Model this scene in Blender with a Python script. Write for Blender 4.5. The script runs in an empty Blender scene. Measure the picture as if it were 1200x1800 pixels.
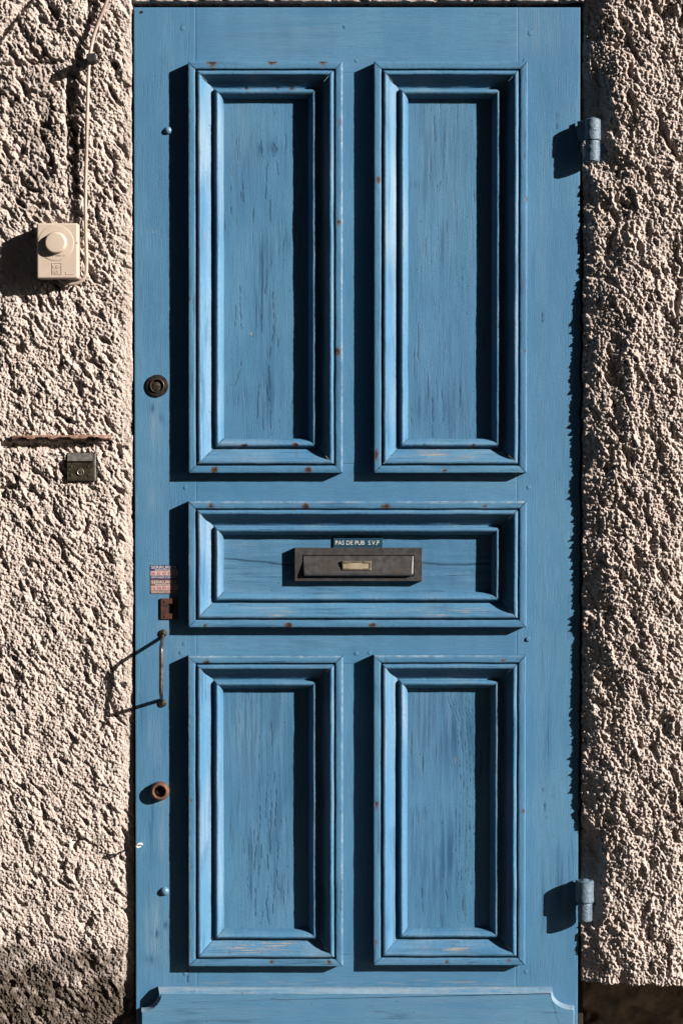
import bpy, bmesh, math, random
import numpy as np

# ------------------------------------------------------------------ camera
S = 0.00108            # metres per photograph pixel on the door's face
DIST = 4.5
ZC = 1.08
TILT = math.radians(1.5)
scene = bpy.context.scene
COL = scene.collection

cam_d = bpy.data.cameras.new('camera')
cam = bpy.data.objects.new('camera', cam_d)
COL.objects.link(cam)
cam_d.sensor_fit = 'VERTICAL'
cam_d.sensor_height = 36.0
cam_d.sensor_width = 24.0
cam_d.lens = 36.0 * DIST / (1800 * S)
cam_d.clip_start = 0.05
cam_d.clip_end = 500
CAM = np.array([0.0, -DIST * math.cos(TILT), ZC + DIST * math.sin(TILT)])
cam.location = CAM
cam.rotation_euler = (math.pi / 2 - TILT, 0, 0)
scene.camera = cam

# ------------------------------------------------------------------ light
TOSUN = np.array([1.80, -1.0, 0.82]); TOSUN /= np.linalg.norm(TOSUN)
EL = math.asin(TOSUN[2])
ROT = math.atan2(TOSUN[0], TOSUN[1])
world = bpy.data.worlds.new("World")
scene.world = world
world.use_nodes = True
wn = world.node_tree
bgn = wn.nodes.get('Background') or wn.nodes.new('ShaderNodeBackground')
sky = wn.nodes.new('ShaderNodeTexSky')
sky.sky_type = 'NISHITA'
sky.sun_disc = False
sky.sun_elevation = EL
sky.sun_rotation = ROT
sky.altitude = 100
sky.air_density = 1.0
sky.dust_density = 0.6
sky.ozone_density = 1.0
wn.links.new(sky.outputs[0], bgn.inputs[0])
bgn.inputs[1].default_value = 0.05
sun_d = bpy.data.lights.new('sun', 'SUN')
sun_d.energy = 5.0
sun_d.angle = math.radians(0.5)
sun_d.color = (1.0, 0.93, 0.85)
sun = bpy.data.objects.new('sun', sun_d)
COL.objects.link(sun)
from mathutils import Vector, Matrix, noise as mnoise
sun.rotation_euler = Vector(TOSUN).to_track_quat('Z', 'Y').to_euler()
sun.location = Vector(TOSUN) * 20
vs = scene.view_settings
vs.view_transform = 'Standard'
vs.look = 'None'
vs.exposure = 1.68
vs.gamma = 1.0
vs.use_curve_mapping = False

# ------------------------------------------------------------------ helpers
rng = np.random.default_rng(7)
random.seed(7)

def uv_of(px, py, h=0.0):
    """photograph pixel -> wall coordinates (u right, v down, in px on the door plane) of the point at height h (px) before it"""
    f = DIST / S
    d = np.array([px - 600.0, 0, 900.0 - py])
    ct, st = math.cos(TILT), math.sin(TILT)
    # camera axes
    fw = np.array([0, ct, -st]); up = np.array([0, st, ct]); rt = np.array([1.0, 0, 0])
    ray = fw * f + rt * d[0] + up * d[2]
    t = (-h * S - CAM[1]) / ray[1]
    p = CAM + ray * t
    return 600 + p[0] / S, 900 - (p[2] - ZC) / S

def W(u, v, h=0.0):
    return ((u - 600) * S, -h * S, ZC + (900 - v) * S)

def rect_of(x0, y0, x1, y1, h=0.0):
    c = [uv_of(x, y, h) for x in (x0, x1) for y in (y0, y1)]
    return ((c[0][0] + c[1][0]) / 2, (c[0][1] + c[2][1]) / 2, (c[2][0] + c[3][0]) / 2, (c[1][1] + c[3][1]) / 2)

def tag(o, label=None, cat=None, group=None, kind=None):
    if label: o['label'] = label
    if cat: o['category'] = cat
    if group: o['group'] = group
    if kind: o['kind'] = kind
    return o

def link(name, me, mat=None, parent=None, smooth=False):
    o = bpy.data.objects.new(name, me)
    COL.objects.link(o)
    if mat is not None and len(me.materials) == 0:
        me.materials.append(mat)
    if smooth:
        me.polygons.foreach_set('use_smooth', np.ones(len(me.polygons), bool))
    if parent is not None:
        o.parent = parent
        o.matrix_parent_inverse = parent.matrix_world.inverted()
    return o

def empty(name, u, v, h=0):
    o = bpy.data.objects.new(name, None)
    o.empty_display_size = 0.05
    COL.objects.link(o)
    o.location = W(u, v, h)
    bpy.context.view_layer.update()
    return o

def np_mesh(name, verts, faces):
    me = bpy.data.meshes.new(name)
    verts = np.asarray(verts, np.float32); faces = np.asarray(faces, np.int32)
    k = faces.shape[1]
    me.vertices.add(len(verts)); me.vertices.foreach_set('co', verts.ravel())
    me.loops.add(faces.size); me.loops.foreach_set('vertex_index', faces.ravel())
    me.polygons.add(len(faces))
    me.polygons.foreach_set('loop_start', np.arange(len(faces), dtype=np.int32) * k)
    me.polygons.foreach_set('loop_total', np.full(len(faces), k, np.int32))
    me.update(calc_edges=True)
    me.validate()
    return me

def set_attr(me, name, vals):
    a = me.attributes.new(name, 'FLOAT', 'POINT')
    a.data.foreach_set('value', np.asarray(vals, np.float32))

PERM = rng.permutation(4096).astype(np.int64)
GX = np.cos(np.linspace(0, 2 * math.pi, 4096, endpoint=False)); GY = np.sin(np.linspace(0, 2 * math.pi, 4096, endpoint=False))
def _hash(i, j, seed=0):
    return PERM[(PERM[(i + seed * 131) & 4095] + j * 7 + seed * 17) & 4095]
def perlin(x, y, seed=0):
    x = np.asarray(x, np.float64); y = np.asarray(y, np.float64)
    xi = np.floor(x).astype(np.int64); yi = np.floor(y).astype(np.int64)
    fx = x - xi; fy = y - yi
    sx = fx * fx * fx * (fx * (fx * 6 - 15) + 10); sy = fy * fy * fy * (fy * (fy * 6 - 15) + 10)
    def g(a, b):
        hh = _hash(xi + a, yi + b, seed)
        return GX[hh] * (fx - a) + GY[hh] * (fy - b)
    return 1.5 * ((g(0, 0) * (1 - sx) + g(1, 0) * sx) * (1 - sy) + (g(0, 1) * (1 - sx) + g(1, 1) * sx) * sy)
def fbm(x, y, seed=0, oct=4, gain=0.5):
    r = 0; a = 1.0; f = 1.0
    for k in range(oct):
        r = r + a * perlin(x * f, y * f, seed + k * 3); a *= gain; f *= 2.03
    return r
def worley(x, y, seed=0):
    xi = np.floor(x).astype(np.int64); yi = np.floor(y).astype(np.int64)
    best = np.full(np.shape(x), 9.0)
    for a in (-1, 0, 1):
        for b in (-1, 0, 1):
            hh = _hash(xi + a, yi + b, seed)
            px = xi + a + (hh % 64) / 64.0; py = yi + b + (hh // 64) / 64.0
            best = np.minimum(best, (px - x) ** 2 + (py - y) ** 2)
    return np.sqrt(best)
def sstep(a, b, x):
    t = np.clip((x - a) / (b - a), 0, 1)
    return t * t * (3 - 2 * t)

# ------------------------------------------------------------------ material helpers
AL = 0.655      # one reflectance scale for the whole place, set together with the exposure
class NT:
    def __init__(self, name):
        self.m = bpy.data.materials.new(name); self.m.use_nodes = True
        self.t = self.m.node_tree; self.n = self.t.nodes
        self.b = self.n.get('Principled BSDF')
    def node(self, typ, **kw):
        n = self.n.new(typ)
        for k, v in kw.items():
            if k.startswith('i_'): n.inputs[int(k[2:])].default_value = v
            else: setattr(n, k, v)
        return n
    def L(self, a, b): self.t.links.new(a, b); return a
    def val(self, x, sock):
        if hasattr(x, 'is_linked') or hasattr(x, 'links'): self.t.links.new(x, sock)
        else: sock.default_value = x
    def math(self, op, a, b=0.0, clamp=False):
        n = self.node('ShaderNodeMath', operation=op, use_clamp=clamp)
        self.val(a, n.inputs[0]); self.val(b, n.inputs[1]); return n.outputs[0]
    def coord(self, scale=(1, 1, 1)):
        tc = self.node('ShaderNodeTexCoord'); mp = self.node('ShaderNodeMapping')
        mp.inputs['Scale'].default_value = scale
        self.L(tc.outputs['Object'], mp.inputs[0]); return mp.outputs[0]
    def noise(self, vec, scale=1.0, detail=3.0, rough=0.55, dist=0.0):
        n = self.node('ShaderNodeTexNoise'); self.L(vec, n.inputs['Vector'])
        n.inputs['Scale'].default_value = scale; n.inputs['Detail'].default_value = detail
        n.inputs['Roughness'].default_value = rough; n.inputs['Distortion'].default_value = dist
        return n.outputs['Fac']
    def ramp(self, x, a, b, va=0.0, vb=1.0, smooth=True):
        n = self.node('ShaderNodeMapRange', interpolation_type='SMOOTHSTEP' if smooth else 'LINEAR')
        self.val(x, n.inputs[0]); n.inputs[1].default_value = a; n.inputs[2].default_value = b
        n.inputs[3].default_value = va; n.inputs[4].default_value = vb; return n.outputs[0]
    def mix(self, f, a, b):
        n = self.node('ShaderNodeMix', data_type='RGBA')
        self.val(f, n.inputs[0])
        for x, s in ((a, n.inputs[6]), (b, n.inputs[7])):
            if isinstance(x, tuple): s.default_value = (*[q * AL for q in x], 1)
            else: self.L(x, s)
        return n.outputs[2]
    def attr(self, name):
        n = self.node('ShaderNodeAttribute', attribute_name=name); return n.outputs['Fac']
    def bump(self, height, dist, strength=1.0, normal=None):
        n = self.node('ShaderNodeBump'); n.inputs['Strength'].default_value = strength
        n.inputs['Distance'].default_value = dist; self.L(height, n.inputs['Height'])
        if normal is not None: self.L(normal, n.inputs['Normal'])
        return n.outputs[0]
    def out(self, color, rough=0.5, metal=0.0, normal=None, spec=0.35):
        if isinstance(color, tuple): self.b.inputs['Base Color'].default_value = (*color, 1)
        else: self.L(color, self.b.inputs['Base Color'])
        self.val(rough, self.b.inputs['Roughness']); self.val(metal, self.b.inputs['Metallic'])
        self.b.inputs['Specular IOR Level'].default_value = spec
        if normal is not None: self.L(normal, self.b.inputs['Normal'])
        return self.m

BLUE = (0.070, 0.185, 0.320)
def paint_mat(name, vertical=True, flake=1.0):
    k = NT(name)
    ac, al = 1.0, 0.055
    sc = (ac, ac, al) if vertical else (al, ac, ac)
    g = k.coord(sc); o = k.coord()
    big = k.noise(o, 5.0, 3)
    bigs = k.noise(g, 22.0, 3)
    fine = k.noise(g, 420.0, 3)
    patch = k.noise(o, 9.0, 2)
    streak = k.noise(g, 80.0, 5, 0.65, 0.4)
    # chalky fading and darker, rubbed streaks where the top coat went thin
    col = k.mix(k.ramp(big, 0.35, 0.68), (0.051, 0.160, 0.280), (0.070, 0.190, 0.312))
    col = k.mix(k.ramp(bigs, 0.45, 0.75, 0, 0.55), col, (0.092, 0.206, 0.325))
    sm = k.math('MULTIPLY', k.ramp(streak, 0.565, 0.625), k.ramp(patch, 0.41, 0.58, 0.16 * flake, 0.95 * flake))
    col = k.mix(sm, col, (0.030, 0.100, 0.178))
    col = k.mix(k.ramp(k.noise(k.coord((1, 1, 0.6) if vertical else (0.6, 1, 1)), 3.2, 2, 0.5), 0.42, 0.62, 0, 0.45), col, (0.040, 0.136, 0.262))
    thin = k.math('MULTIPLY', k.ramp(k.noise(g, 200.0, 3, 0.6), 0.615, 0.68), k.ramp(patch, 0.46, 0.6, 0.0, 0.7 * flake))
    col = k.mix(thin, col, (0.016, 0.050, 0.095))
    col = k.mix(k.ramp(fine, 0.36, 0.68, 0, 0.42), col, (0.042, 0.128, 0.225))
    pale = k.math('MULTIPLY', k.attr('pale'), k.ramp(k.noise(g, 75.0, 5, 0.65), 0.3, 0.75), clamp=True)
    col = k.mix(pale, col, (0.180, 0.262, 0.335))
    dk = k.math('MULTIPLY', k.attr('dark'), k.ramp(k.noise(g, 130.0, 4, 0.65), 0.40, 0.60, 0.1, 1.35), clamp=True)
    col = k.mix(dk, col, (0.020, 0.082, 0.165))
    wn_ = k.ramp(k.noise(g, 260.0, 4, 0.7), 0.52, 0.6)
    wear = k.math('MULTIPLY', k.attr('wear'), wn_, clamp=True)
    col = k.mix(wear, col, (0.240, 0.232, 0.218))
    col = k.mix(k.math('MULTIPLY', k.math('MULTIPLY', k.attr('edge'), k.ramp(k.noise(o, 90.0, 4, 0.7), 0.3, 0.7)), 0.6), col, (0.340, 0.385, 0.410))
    ra = k.math('MULTIPLY', k.attr('rust'), k.ramp(k.noise(o, 340.0, 4, 0.65), 0.25, 0.65, 0.45, 1.25))
    col = k.mix(k.ramp(ra, 0.12, 0.7, 0, 0.85), col, (0.092, 0.056, 0.040))
    col = k.mix(k.ramp(ra, 0.45, 0.95), col, (0.030, 0.014, 0.010))
    crack = k.attr('crack')
    col = k.mix(crack, col, (0.010, 0.040, 0.075))
    speck = k.ramp(k.noise(o, 170.0, 1), 0.765, 0.79, 0, 0.8)
    col = k.mix(speck, col, (0.020, 0.035, 0.050))
    hgt = k.math('ADD', k.math('MULTIPLY', fine, 0.5), k.math('MULTIPLY', k.noise(o, 650.0, 2), 0.8))
    hgt = k.math('SUBTRACT', hgt, k.math('MULTIPLY', thin, 0.8))
    hgt = k.math('SUBTRACT', hgt, k.math('MULTIPLY', wear, 0.6))
    nrm = k.bump(hgt, 0.0010, 0.7)
    ro = k.ramp(streak, 0.3, 0.7, 0.45, 0.62)
    return k.out(col, ro, 0.0, nrm, 0.24)

PV = paint_mat('blue_paint_upright', True)
PH = paint_mat('blue_paint_level', False)
BV = paint_mat('blue_board_paint_upright', True, 0.42)
BH = paint_mat('blue_board_paint_level', False, 0.38)

def metal_mat(name, c0, c1, c2, scale=120.0, rough=(0.35, 0.6), metal=0.8, bump=0.0004):
    k = NT(name); o = k.coord()
    n1 = k.noise(o, scale, 4, 0.65); n2 = k.noise(o, scale * 0.25, 3)
    col = k.mix(k.ramp(n1, 0.35, 0.65), c0, c1)
    col = k.mix(k.ramp(n2, 0.5, 0.7), col, c2)
    return k.out(col, k.ramp(n1, 0.3, 0.7, *rough), metal, k.bump(n1, bump, 0.8))
RUST = metal_mat('rusted_iron', (0.100, 0.045, 0.027), (0.165, 0.078, 0.046), (0.050, 0.024, 0.016), 260, (0.6, 0.85), 0.25, 0.0008)
DARKRUST = metal_mat('dark_rusted_iron', (0.055, 0.020, 0.012), (0.095, 0.034, 0.018), (0.028, 0.014, 0.010), 300, (0.55, 0.8), 0.3, 0.0006)
BRONZE = metal_mat('browned_bronze', (0.058, 0.058, 0.061), (0.080, 0.079, 0.081), (0.068, 0.058, 0.053), 90, (0.36, 0.5), 0.45, 0.00012)
LOCKM = metal_mat('tarnished_lock_metal', (0.032, 0.029, 0.028), (0.045, 0.038, 0.034), (0.048, 0.028, 0.022), 160, (0.35, 0.6), 0.7, 0.0003)
STEEL = metal_mat('dull_steel', (0.20, 0.19, 0.175), (0.29, 0.28, 0.26), (0.16, 0.14, 0.12), 140, (0.35, 0.55), 0.7, 0.0002)
GUNM = metal_mat('blackened_brass', (0.060, 0.050, 0.036), (0.095, 0.080, 0.056), (0.050, 0.038, 0.026), 180, (0.35, 0.6), 0.7, 0.0003)
HANDLEM = metal_mat('worn_handle_steel', (0.088, 0.070, 0.063), (0.15, 0.122, 0.110), (0.058, 0.040, 0.034), 70, (0.32, 0.5), 0.75, 0.0002)
BRASS = metal_mat('old_brass', (0.19, 0.16, 0.115), (0.25, 0.215, 0.155), (0.14, 0.11, 0.075), 150, (0.35, 0.5), 0.6, 0.0002)
CREAMPAPER = metal_mat('yellowed_name_slip', (0.26, 0.22, 0.155), (0.30, 0.26, 0.18), (0.21, 0.175, 0.115), 120, (0.4, 0.55), 0.0, 0.00005)
BLACKIRON = metal_mat('black_iron', (0.005, 0.005, 0.0055), (0.009, 0.0088, 0.0085), (0.007, 0.006, 0.0055), 200, (0.6, 0.8), 0.0, 0.0004)
HOLE = metal_mat('dark_opening', (0.004, 0.004, 0.004), (0.006, 0.005, 0.005), (0.004, 0.004, 0.005), 100, (0.8, 0.9), 0.0, 0.0001)
HINGEM = metal_mat('flaking_blue_grey_hinge_paint', (0.056, 0.100, 0.148), (0.128, 0.172, 0.212), (0.036, 0.074, 0.115), 300, (0.4, 0.6), 0.0, 0.0016)
BOLTM = metal_mat('blue_painted_bolt', (0.075, 0.165, 0.270), (0.110, 0.200, 0.300), (0.060, 0.140, 0.240), 230, (0.35, 0.5), 0.0, 0.0006)
PLASTIC = metal_mat('yellowed_cream_plastic', (0.455, 0.368, 0.300), (0.475, 0.388, 0.318), (0.425, 0.338, 0.270), 45, (0.42, 0.55), 0.0, 0.00004)
CABLEM = metal_mat('pinkish_cable_sheath', (0.340, 0.275, 0.235), (0.390, 0.320, 0.275), (0.290, 0.220, 0.180), 60, (0.4, 0.6), 0.0, 0.0001)
def plain(name, c, rough=0.55):
    k = NT(name); o = k.coord(); n = k.noise(o, 180, 3)
    return k.out(k.mix(k.ramp(n, 0.3, 0.7), tuple(x * 0.82 for x in c), c), rough, 0.0)
INKD = plain('dark_ink', (0.03, 0.022, 0.018))
WHITEINK = plain('white_lettering', (0.55, 0.56, 0.56))
REDINK = plain('red_lettering', (0.30, 0.025, 0.03))
NAVY = plain('navy_sticker', (0.045, 0.040, 0.110))
BROWNST = plain('brown_red_sticker', (0.170, 0.075, 0.055))
PINKST = plain('faded_white_sticker', (0.46, 0.36, 0.35))
LABELBLUE = plain('dark_blue_label_tape', (0.012, 0.050, 0.085), 0.35)

def wall_mat():
    k = NT('roughcast_render'); o = k.coord()
    n1 = k.noise(o, 14.0, 4); n2 = k.noise(o, 190.0, 4, 0.7); n3 = k.noise(o, 480.0, 3, 0.75)
    col = k.mix(k.ramp(n1, 0.3, 0.7), (0.520, 0.434, 0.390), (0.580, 0.490, 0.444))
    col = k.mix(k.ramp(n2, 0.52, 0.72, 0, 0.45), col, (0.380, 0.292, 0.242))
    col = k.mix(k.ramp(n3, 0.42, 0.75, 0, 0.6), col, (0.68, 0.60, 0.55))
    d = k.math('MULTIPLY', k.attr('dirt_shade'), k.ramp(k.noise(o, 55.0, 5, 0.65), 0.25, 0.6, 0.45, 1.1), clamp=True)
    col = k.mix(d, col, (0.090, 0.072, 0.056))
    hg = k.math('ADD', n2, k.math('MULTIPLY', n3, 0.6))
    return k.out(col, 0.9, 0.0, k.bump(hg, 0.0045, 1.0), 0.12)
WALLM = wall_mat()
def stone_mat(name, c0, c1, sc=18.0, b=0.004):
    k = NT(name); o = k.coord(); n1 = k.noise(o, sc, 5, 0.6); n2 = k.noise(o, sc * 9, 4, 0.6)
    col = k.mix(k.ramp(n1, 0.3, 0.7), c0, c1)
    col = k.mix(k.ramp(n2, 0.45, 0.75, 0, 0.5), col, tuple(x * 0.6 for x in c0))
    return k.out(col, 0.9, 0.0, k.bump(k.math('ADD', n1, k.math('MULTIPLY', n2, 0.3)), b, 0.8), 0.2)
BASEM = stone_mat('brown_footing_stone', (0.17, 0.115, 0.078), (0.27, 0.19, 0.13))
PAVEM = stone_mat('pavement_stone', (0.105, 0.095, 0.085), (0.145, 0.130, 0.115), 6.0, 0.002)
HOUSEM = stone_mat('shade_house_render', (0.26, 0.22, 0.18), (0.31, 0.26, 0.21), 1.2, 0.01)
SHUTM = stone_mat('dark_shutter_paint', (0.05, 0.06, 0.06), (0.07, 0.08, 0.08), 8.0, 0.001)
GLASSM = plain('dark_window_glass', (0.02, 0.022, 0.025), 0.1)
TILEM = stone_mat('clay_roof', (0.16, 0.07, 0.045), (0.22, 0.10, 0.06), 3.0, 0.02)
ROADM = stone_mat('asphalt', (0.045, 0.045, 0.046), (0.060, 0.059, 0.058), 40.0, 0.003)
DARKWOOD = stone_mat('dark_frame_wood', (0.020, 0.016, 0.013), (0.030, 0.024, 0.020), 30.0, 0.001)

# ------------------------------------------------------------------ the ground
def box(bm, x0, x1, y0, y1, z0, z1):
    r = bmesh.ops.create_cube(bm, size=1.0)
    for v in r['verts']:
        v.co = ((x0 + x1) / 2 + v.co.x * (x1 - x0), (y0 + y1) / 2 + v.co.y * (y1 - y0), (z0 + z1) / 2 + v.co.z * (z1 - z0))
    return r['verts']
def bm_obj(name, bm, mat, parent=None, smooth=False, bevel=0.0, seg=2):
    if bevel:
        bmesh.ops.bevel(bm, geom=list(bm.edges), offset=bevel, segments=seg, profile=0.5, affect='EDGES', clamp_overlap=True)
    bmesh.ops.recalc_face_normals(bm, faces=list(bm.faces))
    me = bpy.data.meshes.new(name); bm.to_mesh(me); bm.free()
    return link(name, me, mat, parent, smooth)

bm = bmesh.new(); box(bm, -80, 80, -80, 80, -0.62, -0.12); tag(bm_obj('road', bm, ROADM), kind='structure')
bm = bmesh.new(); box(bm, -30, 30, -1.7, 0.6, -0.3, -0.012); tag(bm_obj('pavement', bm, PAVEM, bevel=0.01), kind='structure')
bm = bmesh.new(); box(bm, -0.44, 0.50, -0.10, 0.2, -0.2, 0.006); tag(bm_obj('doorstep', bm, PAVEM, bevel=0.006), kind='structure')

# ------------------------------------------------------------------ an unseen house, added to hold back sky light and ground bounce
HX0, HX1, HY, HH = -26.0, 9.2, -6.3, 12.5
oh = bpy.data.objects.new('added_shade_house', None); COL.objects.link(oh); oh.location = (-8, HY - 4, -0.12)
bpy.context.view_layer.update()
tag(oh, 'tall unseen house added to hold back sky light', 'house')
bm = bmesh.new(); box(bm, HX0, HX1, HY - 8, HY, -0.3, HH); bm_obj('wall', bm, HOUSEM, oh, bevel=0.03)
bm = bmesh.new()
rv = [bm.verts.new(p) for p in ((HX0 - .4, HY + .5, HH - .1), (HX1 + .4, HY + .5, HH - .1), (HX1 + .4, HY - 8.5, HH - .1), (HX0 - .4, HY - 8.5, HH - .1), (HX0 - .4, HY - 4, HH + 2.4), (HX1 + .4, HY - 4, HH + 2.4))]
for f in ((0, 1, 5, 4), (2, 3, 4, 5), (1, 2, 5), (3, 0, 4), (3, 2, 1, 0)): bm.faces.new([rv[i] for i in f])
bm_obj('roof', bm, TILEM, oh)
for i in range(11):
    for j in range(4):
        x = HX0 + 1.7 + i * 3.05; z = 0.9 + j * 2.95
        bm = bmesh.new(); box(bm, x - .5, x + .5, HY - .05, HY + .03, z, z + 1.5); wf = bm_obj('window', bm, SHUTM, oh, bevel=.01)
        bm = bmesh.new(); box(bm, x - .43, x + .43, HY + .005, HY + .036, z + .07, z + 1.43); bm_obj('pane', bm, GLASSM, wf)
        for sx in (-1, 1):
            bm = bmesh.new(); box(bm, x + sx * .78 - .25, x + sx * .78 + .25, HY + .004, HY + .05, z, z + 1.5); bm_obj('shutter', bm, SHUTM, oh, bevel=.008)

# ------------------------------------------------------------------ the rough-cast wall
OL, OR, OT = 233.5, 1023.0, uv_of(600, 2.5)[1]      # the opening, in wall px
def axis(lo, hi, dense, step, grow=1.055, mid=None):
    """dense spans listed in `dense` at `step`, coarse elsewhere"""
    out = []
    x = dense[0][0]; st = step; left = []
    while x > lo:
        st = min(st * grow, 45); x -= st; left.append(x)
    out = left[::-1]
    for i, (a, b) in enumerate(dense):
        out += list(np.arange(a, b, step))
        nxt = dense[i + 1][0] if i + 1 < len(dense) else None
        if nxt is not None:
            out += list(np.linspace(b, nxt, max(2, int((nxt - b) / 5)), endpoint=False))
    x = dense[-1][1]; st = step
    while x < hi:
        out.append(x); st = min(st * grow, 45); x += st
    out.append(hi)
    return np.array(out)
us = axis(-2300, 3500, [(-8, 244), (1012, 1210)], 1.12)
vsx = axis(-1500, 1960, [(-8, 1808)], 1.12)
U, V = np.meshgrid(us, vsx)
UF, VF = U.ravel(), V.ravel()

def wall_height(u, v):
    right = u > 628
    # distance outside the opening (negative inside)
    dx = np.where(right, u - OR, OL - u)
    wob = 2.2 * perlin(v / 23.0, u * 0 + 3.7, 41) + 1.3 * perlin(v / 7.0, u * 0 + 9.1, 42)
    dx = dx + np.where(right, wob, wob * 0.6)
    dy = OT - v + 1.5 * perlin(u / 11.0, v * 0, 43)
    d = np.maximum(dx, np.where(v < OT + 4, dy, -1e3))
    d = np.where(dy > 0, np.where(dx > 0, np.hypot(dx, dy), dy), dx)
    lin = (dy > 0) & (dx <= 0)
    # ---- large form
    eL = np.interp(v, [0, 900, 1050, 1250, 1450, 1600, 1700, 1760, 1800, 1960], [-1, -1, -2, -5, -11, -14, -15, -19, -26, -30])
    bulkL = np.interp(v, [0, 900, 1400, 1800], [5, 6, -2, -8])
    dd = np.maximum(d, 0)
    hL = eL + (bulkL - eL) * (1 - np.exp(-dd / 28.0)) + 4 * perlin(u / 90, v / 120, 5)
    eR = np.interp(v, [0, 280, 330, 380, 470, 560, 640, 760, 1000, 1300, 1420, 1470, 1560, 1640, 1700], [-5, -5, 1, 1, 3, 8, 9.5, 9.5, 8, 8, 7, 0, -1, 4, 1])
    slR = np.interp(v, [0, 300, 500, 700, 1700], [45, 44, 45, 43, 38])
    hR = eR + slR * (1 - np.exp(-dd / 66.0)) + 5 * perlin(u / 80, v / 110, 6) * sstep(0, 60, dd)
    # niches cut for the hinges
    def blob(u0, v0, ru, rv): return np.exp(-((u - u0) / ru) ** 4 - ((v - v0) / rv) ** 4)
    hR = hR - 17 * blob(1036, 185, 26, 44) - 20 * blob(1032, 1505, 25, 40) - 10 * blob(1045, 245, 28, 45) - 10 * blob(1034, 1585, 22, 42)
    niche = blob(1036, 185, 24, 44) + blob(1032, 1505, 24, 40)
    hT = -2 + 6 * (1 - np.exp(-dd / 12.0))
    # ---- relief
    def relief(u, v, ca, sa, k):
        wu = u + 5 * perlin(u / 26, v / 26, 11 + k); wv = v + 5 * perlin(u / 26, v / 26, 12 + k)
        a = ca * wu + sa * wv; b = -sa * wu + ca * wv
        p1 = perlin(b / 19, a / 32, 13 + k); p2 = perlin(b / 8.5, a / 14, 14 + k); p3 = perlin(u / 6, v / 6.5, 15 + k)
        p4 = perlin(u / 3.4, v / 3.4, 16 + k)
        w = worley(wu / 12, wv / 13, 17 + k)
        return p1, p2, p3, p4, w
    p1, p2, p3, p4, w = relief(u, v, 0.53, 0.85, 0)
    pock = sstep(np.interp(v, [0, 800, 1100], [0.10, 0.16, 0.26]), np.interp(v, [0, 800, 1100], [0.55, 0.55, 0.60]), perlin((-0.85 * u + 0.53 * v) / 12.5, (0.53 * u + 0.85 * v) / 22, 31) + 0.25 * p2)
    crumb = 0.55 - worley(u / 5.2, v / 5.6, 19)
    broad = 0.45 + 0.95 * sstep(-0.45, 0.5, perlin(u / 48, v / 62, 33) + 0.4 * perlin(u / 19, v / 23, 36))
    comb = perlin((-0.80 * u + 0.60 * v) / 6.5, (0.60 * u + 0.80 * v) / 24, 37)
    rL = (2.6 * p1 + 2.8 * p2 - 8.5 * pock + 2.2 * comb) * broad + 4.0 * perlin(u / 38, v / 46, 38)
    fL = (2.1 * p3 + 2.7 * crumb) * np.interp(v, [0, 900, 1400], [1, 0.9, 0.68]) + 2.0 * p4
    q1, q2, q3, q4, w2 = relief(u, v, 0.35, 0.93, 50)
    ridge = 1 - np.abs(q1) * 2.2
    ridge2 = 1 - np.abs(q2) * 2.0
    broadr = 0.30 + 1.15 * sstep(-0.4, 0.5, perlin(u / 40, v / 58, 34) + 0.35 * perlin(u / 16, v / 22, 35))
    pockr = sstep(0.28, 0.6, perlin((-0.93 * u + 0.35 * v) / 17, (0.35 * u + 0.93 * v) / 34, 39) + 0.2 * q2)
    rR = (3.0 * np.clip(ridge, -0.9, 1) + 1.8 * np.clip(ridge2, -0.8, 1) - 3 + 2.0 * q1) * broadr * FADE_M - 5.5 * pockr * FADE_M + 5 * perlin(u / 34, v / 50, 40) * FADE_M + (2.6 * q3 + 2.4 * q4 + 3.3 * crumb) * FADE_F
    teeth = 7.5 * np.clip(perlin(u / 16 + v / 30, v / 7.5, 45), -0.2, 1) + 3 * perlin(u / 5, v / 3.5, 46)
    ampL = sstep(-2, 34, d) * 0.75 + 0.25
    ampR = sstep(0, 40, d) * 0.55 + 0.45
    ampR = ampR * (1 - 0.35 * np.clip(niche, 0, 1))
    calm = np.interp(v, [0, 380, 520, 850, 1000, 1800], [1.12, 1.08, 0.88, 0.88, 0.80, 0.74])
    calm = calm * (1 - 0.75 * np.exp(-((u - 20) / 55) ** 4 - ((v - 462) / 58) ** 4))
    hL = hL - 9 * np.exp(-((u - 20) / 60) ** 4 - ((v - 462) / 64) ** 4)
    seatm = 1 - 0.7 * np.exp(-((u - 20) / 55) ** 4 - ((v - 462) / 58) ** 4)
    hL = hL + (rL * calm * FADE_M + fL * seatm * FADE_F) * ampL
    hR = hR + rR * ampR + teeth * np.exp(-(dd / 11.0) ** 2) * np.interp(v, [0, 330, 420, 1420, 1480, 1620, 1700], [0.1, 0.15, 1, 1, .2, .8, .3])
    hT = hT + rL * 0.7 * FADE_M
    # ---- grooves on the left
    def groove(u0, v0, u1, v1, wd, dep, seed):
        du, dv = u1 - u0, v1 - v0; L2 = du * du + dv * dv
        t = np.clip(((u - u0) * du + (v - v0) * dv) / L2, 0, 1)
        ds = np.hypot(u - u0 - t * du, v - v0 - t * dv) + 2.0 * perlin(u / 9, v / 9, seed)
        return -dep * np.exp(-(ds / wd) ** 4)
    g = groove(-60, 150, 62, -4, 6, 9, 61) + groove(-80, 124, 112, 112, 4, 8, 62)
    g = g + groove(127, 135, 131, 345, 9, 9, 63)  # upright channel carved to stand in for the cable's shadow
    g = g + groove(8, 784, 190, 786, 8, 7, 64)
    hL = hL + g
    # seat for the control box and for the bell plate
    seat = np.exp(-((u - 100) / 36) ** 8 - ((v - 440) / 48) ** 8)
    hL = hL * (1 - seat) + (-2) * seat
    seat = np.exp(-((u - 145) / 25) ** 8 - ((v - 820) / 25) ** 8)
    hL = hL * (1 - seat) + (-6) * seat
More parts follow.
